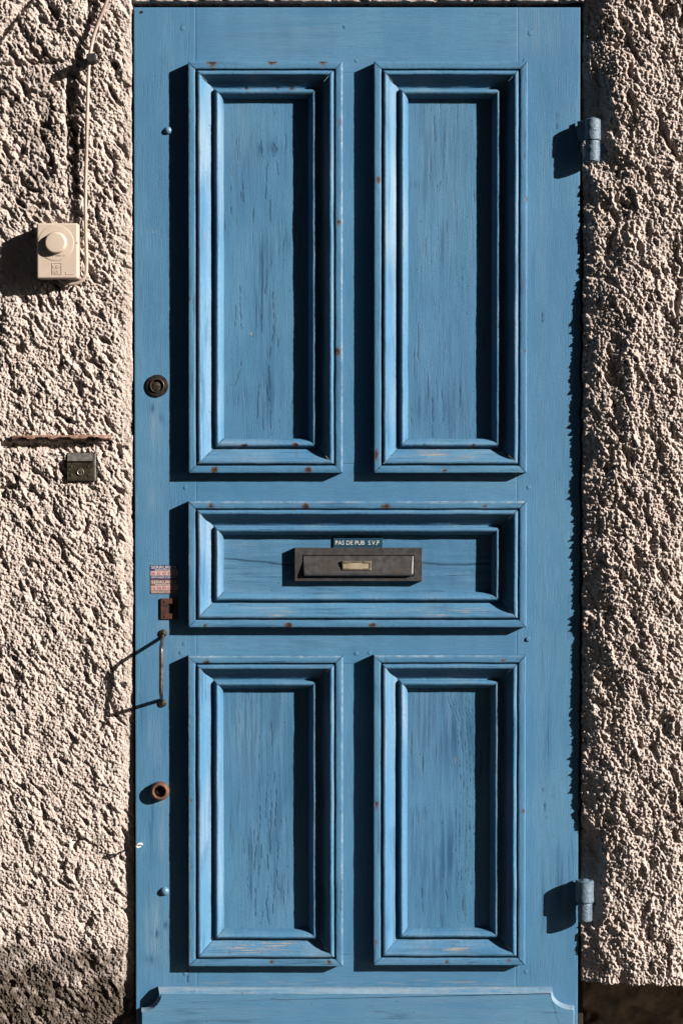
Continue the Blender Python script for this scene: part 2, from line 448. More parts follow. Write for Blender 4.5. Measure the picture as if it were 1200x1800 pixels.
    h = np.where(lin, hT, np.where(right, hR, hL))
    # lower right the render stops above a set-back footing
    edge = 1729 + 6 * perlin(u / 24, v * 0, 71) + 3 * perlin(u / 7, v * 0, 72)
    cut = right & (v > edge) & (u > 1000)
    h = np.where(cut, h - (v - edge) * 14, h)
    # fall back into the reveal
    h = np.where(d < 0, np.minimum(h, eL * 0 - 2) + d * 16, h)
    return h, d, cut, niche * right
CU, CV = np.meshgrid(np.gradient(us), np.gradient(vsx)); CELL = np.where((UF > 250) & (UF < 1005), CV.ravel(), np.maximum(CU, CV).ravel())
FADE_F = np.clip(3.0 / CELL, 0, 1); FADE_M = np.clip(9.0 / CELL, 0, 1)
H, D, CUT, NICHE = wall_height(UF, VF)
H = H + rng.normal(0, 0.34, H.shape) * FADE_F
nu, nv = len(us), len(vsx)
idx = np.arange(nu * nv).reshape(nv, nu)
q = np.stack([idx[:-1, :-1], idx[1:, :-1], idx[1:, 1:], idx[:-1, 1:]], -1).reshape(-1, 4)
ok = ~((D[q].max(1) < -5.5) | ((H[q].max(1) < -130) & CUT[q].all(1)))
q = q[ok]
H = np.clip(H, -140, 200)
used, inv = np.unique(q, return_inverse=True)
q = inv.reshape(q.shape)
verts = np.stack([(UF[used] - 600) * S, -H[used] * S, ZC + (900 - VF[used]) * S], -1)
me = np_mesh('house_wall', verts, q)
u_, v_ = UF[used], VF[used]
dirt_shade = sstep(1625, 1745, v_ + 55 * perlin(u_ / 50, v_ / 45, 81) + 18 * perlin(u_ / 13, v_ / 12, 83) - 0.15 * u_) * (u_ < 400) * 1.25
dirt_shade = dirt_shade + 0.55 * np.exp(-((u_ - 60) / 110) ** 2 - ((v_ - 240) / 150) ** 2) * sstep(-0.2, 0.5, fbm(u_ / 50, v_ / 50, 82))  # mottled darker tone at the upper left
dirt_shade = dirt_shade + 0.55 * np.exp(-((u_ - 132) / 10) ** 4 - ((v_ - 250) / 120) ** 4) + 0.25 * NICHE[used] + 0.35 * sstep(8, -2, D[used]) * (u_ > 600)  # shade painted in: cable's shadow band, hinge niches, right opening edge
dirt_shade = dirt_shade + 0.7 * (CUT[used])  # drop under the render's edge toned darker
set_attr(me, 'dirt_shade', np.clip(dirt_shade, 0, 1))
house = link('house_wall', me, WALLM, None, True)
tag(house, 'beige rough cast rendered house wall surrounding the blue door', 'wall', kind='thing')
print('wall verts', len(used))
# the set-back footing stone under the render on the right: part of the wall
fu = np.linspace(1004, 3500, 500); fu = np.concatenate([np.arange(1004, 1300, 3.0), np.arange(1300, 3500, 25.0)])
fv = np.arange(1700, 1960, 3.0)
FU, FV = np.meshgrid(fu, fv); a, b = FU.ravel(), FV.ravel()
fh = -106 + 7 * fbm(a / 60, b / 45, 90, 4) - 14 * sstep(0.2, 0.5, perlin(a / 50, b / 40, 95)) + 10 * np.exp(-((a - 1046) / 9) ** 2 - ((b - 1818) / 14) ** 2)
idx = np.arange(a.size).reshape(len(fv), len(fu))
q = np.stack([idx[:-1, :-1], idx[1:, :-1], idx[1:, 1:], idx[:-1, 1:]], -1).reshape(-1, 4)
me = np_mesh('footing', np.stack([(a - 600) * S, -fh * S, ZC + (900 - b) * S], -1), q)
link('footing', me, BASEM, house, True)

# ------------------------------------------------------------------ the frame behind the door
fr = empty('door_frame', 628, 1890, -60)
fr.parent = house
for nm, (u0, u1, v0, v1) in {'jamb': (190, 262, 4, 1895), 'jamb.001': (1000, 1031, 4, 1895), 'head': (190, 1066, -70, 3.5)}.items():
    bm = bmesh.new(); x0, _, z0 = W(u0, v1); x1, _, z1 = W(u1, v0)
    box(bm, x0, x1, 46 * S, 120 * S, z0, z1); bm_obj(nm.split('.')[0], bm, DARKWOOD, fr, bevel=0.002)
bm = bmesh.new(); x0, _, z0 = W(262.5, 44); x1, _, z1 = W(999.5, 4); box(bm, x0, x1, 50 * S, 118 * S, z0, z1); bm_obj('stop_lath', bm, DARKWOOD, fr)

# ------------------------------------------------------------------ the door
door = empty('front_door', 628, 1893, 0)
tag(door, 'weathered blue wooden panelled door with letter slot', 'door', kind='thing')

def spots_sum(u, v, spots):
    r = np.zeros(np.shape(u))
    for (a, b, ru, rv, am) in spots:
        r = r + am * np.exp(-((u - a) / ru) ** 2 - ((v - b) / rv) ** 2)
    return r

PALE = [(272, 745, 9, 45, .9), (270, 870, 16, 35, .45), (274, 1300, 14, 30, .7), (284, 1450, 5, 60, 1.0), (268, 1640, 18, 55, .8), (290, 1085, 9, 22, .6), (318, 1140, 12, 22, .5), (272, 1010, 14, 20, .35), (280, 1330, 10, 22, .7), (940, 60, 40, 40, .3), (520, 60, 120, 30, .2)]
DARK = [(272, 1645, 6, 8, .9), (290, 1630, 8, 6, .8), (262, 1690, 10, 8, .7), (270, 718, 10, 8, .7), (285, 735, 8, 9, .5), (265, 1440, 5, 70, .6), (935, 450, 3, 40, .7), (985, 1540, 6, 60, .7), (1003, 1520, 4, 50, .8), (955, 1600, 5, 70, .6), (962, 1300, 5, 60, .7), (250, 1250, 6, 40, .5), (298, 420, 3, 90, .3)]
RUSTS = [(321, 50, 4, 6, .5), (627, 106, 4, 5, .45), (932, 58, 4, 7, .4), (328, 1712, 5, 3, .9), (306, 1070, 8, 20, .5)]

def grid_board(name, u0, v0, u1, v1, h, thick, mat, step=4.0, cracks=(), amp=0.35, pale=PALE, dark=DARK, rust=RUSTS, wear=(), parent=door, seed=0, gap=0.06, brk=13.0):
    """a board: gridded front face with its worn and darkened places as attributes, square sides behind a small arris"""
    u0 += gap; u1 -= gap; v0 += gap; v1 -= gap
    e = 0.45
    uu = np.concatenate([[u0], np.linspace(u0 + e, u1 - e, max(2, int((u1 - u0) / step))), [u1]])
    vv = np.concatenate([[v0], np.linspace(v0 + e, v1 - e, max(2, int((v1 - v0) / step))), [v1]])
    A, B = np.meshgrid(uu, vv); a, b = A.ravel(), B.ravel()
    hh = h + amp * fbm(a / 70, b / 190, 100 + seed, 3)
    rim = (np.isclose(a, u0) | np.isclose(a, u1) | np.isclose(b, v0) | np.isclose(b, v1))
    hh = hh - rim * 0.12
    ck = np.zeros(a.shape)
    for pl, wd in cracks:
        for (p, q_) in zip(pl[:-1], pl[1:]):
            du, dv = q_[0] - p[0], q_[1] - p[1]; L2 = du * du + dv * dv + 1e-9
            sel = (a > min(p[0], q_[0]) - 6) & (a < max(p[0], q_[0]) + 6) & (b > min(p[1], q_[1]) - 6) & (b < max(p[1], q_[1]) + 6)
            if not sel.any(): continue
            aa, bb = a[sel], b[sel]
            t = np.clip(((aa - p[0]) * du + (bb - p[1]) * dv) / L2, 0, 1)
            wig = 0.9 * perlin(bb / 7 + aa / 40, aa * 0 + 1.3, 200 + seed)
            ds = np.hypot(aa - p[0] - t * du + wig * (abs(dv) > abs(du)), bb - p[1] - t * dv + wig * (abs(du) >= abs(dv)))
            ck[sel] = np.maximum(ck[sel], np.exp(-(ds / (wd * 0.95)) ** 2) * (1.0 if brk is None else np.clip(0.15 + sstep(-0.25, 0.2, perlin(bb / brk, aa / 5, 210)), 0, 1)))
    hh = hh - 0.45 * np.clip(ck, 0, 1)
    n = a.size
    nu_, nv_ = len(uu), len(vv)
    idx = np.arange(n).reshape(nv_, nu_)
    faces = np.stack([idx[:-1, :-1], idx[1:, :-1], idx[1:, 1:], idx[:-1, 1:]], -1).reshape(-1, 4)
    V3 = np.stack([(a - 600) * S, -hh * S, ZC + (900 - b) * S], -1)
    ring = np.concatenate([idx[0, :-1], idx[:-1, -1], idx[-1, :0:-1], idx[:0:-1, 0]])
    bk = V3[ring].copy(); bk[:, 1] = -(h - thick) * S
    m = len(ring); j = np.arange(m); jn = (j + 1) % m
    sides = np.stack([ring[j], ring[jn], n + jn, n + j], -1)
    V3 = np.concatenate([V3, bk])
    cpt = V3[n:].mean(0); V3 = np.concatenate([V3, cpt[None]])
    back = np.stack([n + j, n + jn, np.full(m, n + m), np.full(m, n + m)], -1)
    me = np_mesh(name, V3, np.concatenate([faces, sides]))
    tot = len(me.vertices)
    def att(nm, sp):
        z = np.zeros(tot); z[:n] = np.clip(spots_sum(a, b, sp), 0, 1); set_attr(me, nm, z)
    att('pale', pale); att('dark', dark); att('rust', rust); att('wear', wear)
    z = np.zeros(tot); z[:n] = np.clip(ck, 0, 1); set_attr(me, 'crack', z)
    o = link(name, me, mat, parent)
    sm = np.ones(len(me.polygons), bool); sm[len(faces):] = False
    me.polygons.foreach_set('use_smooth', sm)
    return o

DL, DR, DT, DB = 237.5, 1016.8, uv_of(600, 13.0)[1], 1893.0
TH = 34
# panel frames: outer rectangle of each moulding (photograph px), sitting 20 px proud
FH = 20.0
FR = {'tl': rect_of(331, 108, 602, 831.5, FH), 'tr': rect_of(657, 108, 926, 831.5, FH), 'mid': rect_of(331, 881, 925, 1103, FH),
      'bl': rect_of(331, 1153, 602.5, 1699, FH), 'br': rect_of(656, 1152, 923, 1697, FH)}
jl, jr = 345.0, 908.0
def cell(k): return FR[k]
ins = 16.0
mu0, mu1 = cell('tl')[2] - ins, cell('tr')[0] + ins
ml0, ml1 = cell('bl')[2] - ins, cell('br')[0] + ins
r_top = cell('tl')[1] + ins
r1a, r1b = cell('tl')[3] - ins, cell('mid')[1] + ins
r2a, r2b = cell('mid')[3] - ins, cell('bl')[1] + ins
r3a = cell('bl')[3] - ins
hc = [([(268, 407), (292, 409)], 0.8)]
grid_board('stile', DL, DT, jl, DB, 0, TH, BV, 3.0, seed=1, cracks=[([(330, 1700), (329, 1730)], .9)],
           wear=[(322, 1712, 6, 3, .8), (250, 20, 4, 4, .8), (245, 1215, 3, 10, .7), (262, 408, 18, 1.6, .9), (241, 900, 2, 60, .5), (284, 1100, 8, 5, .5), (274, 1262, 10, 7, .4), (281, 1412, 9, 8, .5)])
grid_board('stile', jr, DT, DR, DB, 0, TH, BV, 3.0, seed=2, cracks=[([(978, 180), (976, 230)], .7), ([(951, 1370), (956, 1400), (960, 1440)], .9), ([(948, 600), (953, 540)], .8)],
           wear=[(1006, 335, 3, 3, .9), (1012, 190, 2, 60, .3)])
grid_board('rail', jl, DT, jr, r_top, 0, TH, BH, 3.5, seed=3)
grid_board('rail', jl, r1a, jr, r1b, 0, TH, BH, 3.5, seed=4)
grid_board('rail', jl, r2a, jr, r2b, 0, TH, BH, 3.5, seed=5)
grid_board('rail', jl, r3a, jr, DB, 0, TH, BH, 3.5, seed=6, wear=[(500, 1731, 200, 4, .5), (800, 1731, 160, 4, .5)])
grid_board('muntin', mu0, r_top, mu1, r1a, 0, TH, BV, 3.5, seed=7)
grid_board('muntin', ml0, r2b, ml1, r3a, 0, TH, BV, 3.5, seed=8)

# panels with their cracks
def z1(pts, ox, oy, s): return [(ox + x / s, oy + y / s) for x, y in pts]
CR = {}
s4 = 4.138
CR['tl'] = [(z1([(615, 470), (620, 560), (625, 640), (620, 760), (605, 850), (590, 960)], 330, 400, s4), 1.1), (z1([(578, 880), (580, 960)], 330, 400, s4), .8),
            (z1([(585, 1010), (590, 1130), (590, 1250), (600, 1400), (600, 1510)], 330, 400, s4), 1.15), (z1([(570, 1130), (575, 1210), (585, 1260)], 330, 400, s4), .9),
            (z1([(520, 1100), (512, 1200), (505, 1300), (503, 1430)], 330, 400, s4), 1.1), (z1([(377, 430), (380, 560), (390, 740)], 330, 400, s4), .8),
            (z1([(348, 560), (343, 720)], 330, 400, s4), .8), (z1([(535, 640), (540, 770)], 330, 400, s4), .9), (z1([(655, 800), (650, 960)], 330, 400, s4), .9),
            (z1([(600, 180), (605, 260), (575, 340), (560, 480)], 330, 400, s4), .9), (z1([(700, 60), (690, 190)], 330, 400, s4), .8), (z1([(395, 960), (370, 1060), (340, 1150)], 330, 400, s4), .7),
            (z1([(660, 1400), (662, 1460)], 330, 400, s4), .7), (z1([(545, 1400), (548, 1490)], 330, 400, s4), .8), (z1([(500, 500), (495, 620)], 330, 400, s4), .6),
            (z1([(535, 560), (545, 650), (548, 760)], 310, 80, 3.636), .9), (z1([(580, 720), (575, 850), (568, 980)], 310, 80, 3.636), .9), (z1([(418, 850), (428, 1000)], 310, 80, 3.636), 1.0),
            (z1([(410, 940), (412, 985)], 310, 80, 3.636), .8), (z1([(595, 990), (600, 1160)], 310, 80, 3.636), .9), (z1([(345, 900), (347, 1080)], 310, 80, 3.636), .6),
            (z1([(618, 630), (640, 670), (620, 710)], 310, 80, 3.636), 1.2), (z1([(690, 520), (700, 600), (690, 700)], 310, 80, 3.636), .8), (z1([(620, 410), (625, 480)], 310, 80, 3.636), .7), (z1([(640, 740), (650, 830)], 310, 80, 3.636), .7)]
CR['tr'] = [(z1([(455, 390), (458, 490), (465, 640)], 640, 80, 3.75), .8), (z1([(605, 390), (615, 470)], 640, 80, 3.75), .6), (z1([(475, 930), (505, 935)], 640, 80, 3.75), .9), (z1([(500, 900), (488, 965)], 640, 80, 3.75), .9),
            (z1([(340, 120), (342, 370)], 640, 640, 2.857), .9), (z1([(480, 100), (478, 215)], 640, 640, 2.857), .7), (z1([(235, 200), (237, 370)], 640, 640, 2.857), .7), (z1([(395, 150), (392, 300)], 640, 640, 2.857), .5),
            ([(780, 225), (779, 300)], .5), ([(812, 470), (813, 540)], .5)]
CR['mid'] = [([(391, 983), (420, 985), (455, 988), (500, 993), (530, 996)], 1.5), ([(735, 990), (775, 993), (815, 994), (850, 992), (877, 989)], 1.5), ([(640, 1031), (700, 1030)], .6)]
CR['bl'] = [(z1([(515, 50), (513, 180)], 330, 1350, s4), .9), (z1([(580, 60), (565, 240), (560, 380)], 330, 1350, s4), .8), (z1([(600, 180), (605, 290), (590, 400), (595, 650)], 330, 1350, s4), 1.1),
            (z1([(632, 40), (612, 160)], 330, 1350, s4), .9), (z1([(640, 180), (630, 440)], 330, 1350, s4), 1.0), (z1([(655, 560), (640, 830), (655, 910)], 330, 1350, s4), 1.0),
            (z1([(518, 290), (522, 430), (495, 580), (470, 800)], 330, 1350, s4), 1.0), (z1([(485, 900), (485, 1100)], 330, 1350, s4), 1.1), (z1([(588, 850), (565, 1000), (585, 1160)], 330, 1350, s4), 1.0),
            (z1([(618, 950), (612, 1080)], 330, 1350, s4), .9), (z1([(545, 1050), (525, 1160)], 330, 1350, s4), .8), (z1([(530, 560), (530, 720)], 330, 1350, s4), .9), (z1([(575, 650), (575, 760)], 330, 1350, s4), .9),
            (z1([(512, 730), (503, 900)], 330, 1350, s4), .8), (z1([(400, 540), (398, 640)], 330, 1350, s4), .6), (z1([(700, 800), (690, 1050)], 330, 1350, s4), .6), (z1([(430, 750), (432, 1000)], 330, 1350, s4), .6),
            ([(476, 1270), (477, 1340)], .7), ([(455, 1290), (454, 1350)], .6)]
CR['br'] = [(z1([(305, 1280), (307, 1410)], 640, 1140, 3.0), 1.0), (z1([(415, 1210), (440, 1340)], 640, 1140, 3.0), .7), (z1([(520, 1340), (522, 1400)], 640, 1140, 3.0), .8), (z1([(545, 950), (560, 958)], 640, 1140, 3.0), 1.2)]
for kx in range(7):   # raised grain in the lower right panel
    x0 = 800 + kx * 6
    CR['br'].append(([(x0 - 14, 1225), (x0 + 2, 1275), (x0 + 8, 1330), (x0 + 10, 1400 + 12 * (kx % 3))], .42))
    CR['br'].append(([(x0 + 2, 1420), (x0 + 1 + kx % 2, 1500 + 30 * (kx % 2)), (x0 - 2, 1560)], .40))
DKP = {'tl': [(465, 470, 16, 60, .9), (460, 560, 18, 50, .6), (500, 420, 6, 30, .8), (470, 690, 18, 60, .7), (425, 700, 16, 20, .6), (480, 262, 10, 14, .8), (458, 262, 5, 12, .8), (505, 265, 8, 25, .6), (420, 320, 20, 60, .3)],  # dark wear; the broad spots put shading into the upper panels' colour
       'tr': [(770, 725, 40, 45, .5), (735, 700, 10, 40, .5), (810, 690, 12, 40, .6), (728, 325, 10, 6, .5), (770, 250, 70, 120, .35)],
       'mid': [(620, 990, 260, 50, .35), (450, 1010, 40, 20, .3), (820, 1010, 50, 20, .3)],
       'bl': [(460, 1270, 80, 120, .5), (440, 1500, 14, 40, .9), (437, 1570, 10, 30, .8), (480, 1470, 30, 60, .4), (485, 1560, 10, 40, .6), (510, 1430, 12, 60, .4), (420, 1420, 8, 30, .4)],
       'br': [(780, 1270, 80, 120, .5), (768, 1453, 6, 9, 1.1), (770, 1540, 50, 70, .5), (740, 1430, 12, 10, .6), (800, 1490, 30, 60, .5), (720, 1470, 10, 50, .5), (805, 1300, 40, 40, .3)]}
WRP = {'tl': [(409, 744, 4, 9, 1.6), (425, 714, 3, 4, .9), (442, 586, 2, 3, .9)], 'tr': [], 'mid': [], 'bl': [], 'br': [(799, 1338, 5, 5, .5)]}
PH_ = -12.5
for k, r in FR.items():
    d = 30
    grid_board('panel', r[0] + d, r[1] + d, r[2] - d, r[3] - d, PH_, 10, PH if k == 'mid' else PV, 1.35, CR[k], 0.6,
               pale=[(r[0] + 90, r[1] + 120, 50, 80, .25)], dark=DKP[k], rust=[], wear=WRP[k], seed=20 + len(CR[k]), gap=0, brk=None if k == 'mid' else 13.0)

# mitred mouldings: distance in from the outer edge, height over the stile
PROF = [(0, -1), (0.0, 10), (0.1, 18.6), (0.5, 19.6), (1.4, 20.0), (4.5, 20.1), (8.5, 20.0), (11.6, 19.9), (12.5, 19.4), (12.8, 18), (13.1, 13.5), (15.2, 13.3), (15.6, 18), (16.2, 20.6), (17.6, 22.0),
        (19.4, 22.5), (21.6, 22.5), (22.9, 21.6), (23.8, 19.8), (25.0, 17.0), (27, 13.2), (30, 9.2), (33, 6.2), (36, 3.6), (38, 2.0), (39.5, 0.8), (41, -0.5), (43, -2.2), (44.6, -2.4), (45.4, -0.4), (46.2, 4.0), (47.4, 6.2), (49, 7.2), (50.6, 7.5),
        (52.2, 6.9), (54, 5.0), (56, 2.6), (58, -1.6), (59.6, -6.0), (60.2, -9.5), (60.6, -14)]
NAILS = {'tl': [(375, 113, 9, 6, 1.0), (480, 113, 7, 5, 1.0), (569, 113, 8, 6, 1.0), (425, 112, 4, 3, .4), (433, 158, 4, 2.5, .7), (488, 157, 4, 2.5, .6), (513, 159, 5, 2.5, .7), (378, 825, 6, 4.5, 1.1), (542, 825, 5, 5, 1.1), (430, 782, 6, 3, .9), (518, 781, 5, 3, .9),
             (596, 220, 3, 6, .7), (597, 148, 2.5, 3, .4), (595, 394, 3.5, 6, .8), (593, 619, 4, 7, .9), (597, 340, 3, 3, .4), (335, 200, 2, 4, .5), (334, 527, 3, 5, .5), (375, 128, 6, 6, .35), (569, 125, 4, 6, .25), (520, 796, 6, 10, .25)],
         'tr': [(688, 113, 4, 3, .7), (900, 112, 3, 2.5, .7), (664, 320, 3.5, 7, .9), (661, 799, 3.5, 10, .9), (780, 826, 3.5, 3.5, .8), (923, 353, 3.5, 5, .8), (920, 618, 3, 3, .6), (918, 800, 2.5, 3, .5), (743, 781, 4, 2, .6), (830, 782, 5, 2.5, .7)],
         'mid': [(372, 888, 5, 4, .8), (537, 888, 7, 5, 1.1), (677, 889, 8, 4.5, .9), (850, 888, 4, 3.5, .8), (361, 1098, 4, 4, .8), (507, 1097, 8, 5, 1.2), (654, 1097, 6, 4.5, .9), (918, 955, 2.5, 3, .5)],
         'bl': [(364, 1162, 6, 4, .9), (477, 1690, 4, 3.5, .7), (577, 1691, 5, 4, .8), (362, 1697, 2.5, 2, .5), (336, 1405, 2.5, 3, .6), (336, 1523, 2, 2.5, .5), (597, 1427, 2.5, 4, .5), (595, 1667, 2.5, 3, .5)],
         'br': [(883, 1159, 4, 4, .7), (662, 1412, 3.5, 8, .9), (660, 1655, 4, 8, .5), (784, 1690, 4, 3, .8), (893, 1688, 4, 3, .7), (918, 1424, 4, 4, .6), (677, 1160, 2, 3, .5)]}
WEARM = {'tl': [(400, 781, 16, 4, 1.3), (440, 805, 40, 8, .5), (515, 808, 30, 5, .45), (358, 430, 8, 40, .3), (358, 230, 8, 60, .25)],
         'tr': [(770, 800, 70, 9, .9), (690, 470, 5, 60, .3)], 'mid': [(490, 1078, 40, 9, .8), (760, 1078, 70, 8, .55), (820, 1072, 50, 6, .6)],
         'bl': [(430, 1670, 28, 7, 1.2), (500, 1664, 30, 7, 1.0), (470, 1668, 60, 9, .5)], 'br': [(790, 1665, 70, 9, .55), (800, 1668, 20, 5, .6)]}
prof = np.array(PROF)
def sd_seed(x): return 0.37 + 1.13 * x
def moulding(k, side, seed):
    u0, v0, u1, v1 = FR[k]
    L = (u1 - u0) if side in 'tb' else (v1 - v0)
    n = max(12, int(L / 2.4))
    t = np.linspace(0, 1, n + 1 - 6); t = np.sort(np.concatenate([t, np.array([0.9, 1.3, 1.8]) / L, 1 - np.array([0.9, 1.3, 1.8]) / L]))
    dD, hH = prof[:, 0], prof[:, 1]
    gp = 0.22
    along = dD[None, :] + gp + t[:, None] * (L - 2 * dD[None, :] - 2 * gp)
    nz = np.arange(n + 1)[:, None] * 0 + 0.0
    d2 = dD[None, :] + 0.45 * perlin(along / 60.0, dD[None, :] * 0 + seed * 1.7, 300 + seed) * (dD[None, :] > 1) + 0.22 * perlin(along / 9.0, dD[None, :] / 5 + seed, 330)
    h2 = hH[None, :] + 0.35 * perlin(along / 45.0, dD[None, :] / 20 + seed * 2.3, 310 + seed) + 0.22 * perlin(along / 6.0, dD[None, :] / 3 + seed, 320)
    if side == 't': a, b = u0 + along, v0 + d2
    elif side == 'b': a, b = u0 + along, v1 - d2
    elif side == 'l': a, b = u0 + d2, v0 + along
    else: a, b = u1 - d2, v0 + along
    au, bv = a.ravel(), b.ravel()
    rust = spots_sum(au, bv, [(x, y + (0.6 if side in 'lr' else 0.8), r1 * (.85 + .5 * ((x * 7 + y * 3) % 10) / 10), r2 * (.9 + .5 * ((x * 3 + y) % 7) / 7), am * 1.25) for x, y, r1, r2, am in NAILS[k]])
    h2 = h2.ravel() - 1.4 * spots_sum(au, bv, [(x, y, 2.0, 2.0, min(1, am)) for x, y, r1, r2, am in NAILS[k]])
    V3 = np.stack([(au - 600) * S, -h2 * S, ZC + (900 - bv) * S], -1)
    m = len(prof)
    idx = np.arange((n + 1) * m).reshape(n + 1, m)
    f = np.stack([idx[:-1, :-1], idx[1:, :-1], idx[1:, 1:], idx[:-1, 1:]], -1).reshape(-1, 4)
    if side in 'br': pass
    if side in 'tr': f = f[:, ::-1] if side == 't' else f
    # outward winding: compare first face normal with the camera side
    p = V3[f[len(f) // 2 + 5]]
    nn = np.cross(p[1] - p[0], p[2] - p[0])
    me = np_mesh('moulding', V3, f)
    bm = bmesh.new(); bm.from_mesh(me); bmesh.ops.recalc_face_normals(bm, faces=list(bm.faces))
    fl = [x for x in bm.faces if abs(x.normal.y) > 0.9]
    if sum(x.normal.y for x in fl) > 0: bmesh.ops.reverse_faces(bm, faces=list(bm.faces))
    bm.to_mesh(me); bm.free()
    set_attr(me, 'rust', np.clip(rust, 0, 1.3))
    set_attr(me, 'crack', np.repeat(sstep(1.5, 0.7, np.minimum(t, 1 - t) * L), m) * 0.95 * (0.75 + 0.5 * perlin(au / 8, bv / 8, 371)))
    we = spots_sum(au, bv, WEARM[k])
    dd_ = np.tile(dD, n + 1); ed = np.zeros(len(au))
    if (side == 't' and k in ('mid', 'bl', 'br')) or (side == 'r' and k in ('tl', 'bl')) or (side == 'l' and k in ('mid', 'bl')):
        ed = 1.0 * ((dd_ > 0.05) & (dd_ < 1.6)) * sstep(-0.9, 0.5, perlin(au / 30 + bv / 30, au * 0 + sd_seed(seed), 370))  # pale arris line: worn paint with the sun's highlight painted in
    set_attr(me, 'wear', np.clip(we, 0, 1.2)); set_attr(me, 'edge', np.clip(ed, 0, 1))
    dk = 0.5 * sstep(0.1, 0.6, perlin(au / 14, bv / 90, 350 + seed) if side in 'lr' else perlin(au / 90, bv / 14, 350 + seed)) * (np.tile(dD, n + 1) < 45)
    set_attr(me, 'dark', np.clip(dk, 0, 1))
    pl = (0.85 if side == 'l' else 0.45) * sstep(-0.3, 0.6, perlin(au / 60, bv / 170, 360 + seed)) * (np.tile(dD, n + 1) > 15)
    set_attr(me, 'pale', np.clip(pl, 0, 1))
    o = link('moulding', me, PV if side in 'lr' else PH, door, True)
    return o
sd = 0
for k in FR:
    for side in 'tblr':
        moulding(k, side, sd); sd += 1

# the weather board along the foot, with hollow cut corners and a chamfered top
def kick_outline(i):
    pts = []
    uL0, uR0 = 277.5, 971.0; top = 1738.0 + i
    rx, ry = 35 + i * .45, 25 + i * .45
    right = []
    right.append((uR0 - i * .3, top)); right.append((uR0 - i * .3, top + 8))
    cx, cy = uR0 + 36, 1746
    for q_ in np.linspace(math.pi, math.pi / 2, 13):
        right.append((cx + rx * math.cos(q_) - i * .15, cy + ry * math.sin(q_)))
    right.append((uR0 + 39 - i * .25, 1746 + ry + 1)); right.append((uR0 + 39 - i * .25, 1746 + ry + 9)); right.append((uR0 + 38 - i * .25, DB - 4))
    left = []
    left.append((uL0 + i * .3, top)); left.append((uL0 + i * .3, top + 8))
    cx = uL0 - 30; cy = 1746
    for q_ in np.linspace(0, math.pi / 2, 13):
        left.append((cx + (rx - 4) * math.cos(q_) + i * .15, cy + (ry + 4) * math.sin(q_)))
    left.append((uL0 - 30 + i * .25, 1746 + ry + 5)); left.append((uL0 - 30 + i * .25, 1746 + ry + 13)); left.append((uL0 - 29 + i * .25, DB - 4))
    return left[::-1] + right
bm = bmesh.new()
layers = []
for i, h in ((0, 1.0), (0, 9.0), (0.6, 10.2), (8.4, 19.2), (9.4, 20.0)):
    layers.append([bm.verts.new(W(u, v, h)) for u, v in kick_outline(i)])
for A_, B_ in zip(layers[:-1], layers[1:]):
    n = len(A_)
    for j in range(n):
        bm.faces.new((A_[j], A_[(j + 1) % n], B_[(j + 1) % n], B_[j]))
face_ring = [bm.verts.new(v.co) for v in layers[-1]]
bm.faces.new(face_ring)
bmesh.ops.triangulate(bm, faces=[f for f in bm.faces if len(f.verts) > 4])
kb = bm_obj('weather_board', bm, PH, door)
kme = kb.data
co = np.array([v.co[:] for v in kme.vertices]); 
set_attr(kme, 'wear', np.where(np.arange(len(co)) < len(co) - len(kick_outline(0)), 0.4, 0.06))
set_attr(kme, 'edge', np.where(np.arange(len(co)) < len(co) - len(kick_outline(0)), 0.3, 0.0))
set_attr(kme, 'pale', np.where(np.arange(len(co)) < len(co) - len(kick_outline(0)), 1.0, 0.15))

# ------------------------------------------------------------------ round hardware
def lathe(name, u, v, prof, mat, parent, n=40, smooth=True, squash=1.0, rot=0.0, loc_label=None):
    """prof: (radius, height) px, turned about the axis pointing out of the door"""
    bm = bmesh.new(); rings = []
    for r, h in prof:
        if r <= 1e-6: rings.append([bm.verts.new(W(u, v, h))])
        else: rings.append([bm.verts.new(W(u + r * math.cos(rot + 2 * math.pi * j / n), v + squash * r * math.sin(rot + 2 * math.pi * j / n), h)) for j in range(n)])
    for A_, B_ in zip(rings[:-1], rings[1:]):
        for j in range(n):
            a = [A_[j % len(A_)], A_[(j + 1) % len(A_)], B_[(j + 1) % len(B_)], B_[j % len(B_)]]
            a = list(dict.fromkeys(a))
            if len(a) >= 3: bm.faces.new(a)
    o = bm_obj(name, bm, mat, parent, smooth)
    if smooth:
        o.data.set_sharp_from_angle(angle=math.radians(38))
    return o
def box_px(name, u0, v0, u1, v1, h0, h1, mat, parent, bev=0.8, seg=2):
    bm = bmesh.new(); a = W(u0, v1, h1); b = W(u1, v0, h0)
    box(bm, a[0], b[0], a[1], b[1], a[2], b[2]); return bm_obj(name, bm, mat, parent, bevel=bev * S, seg=seg)
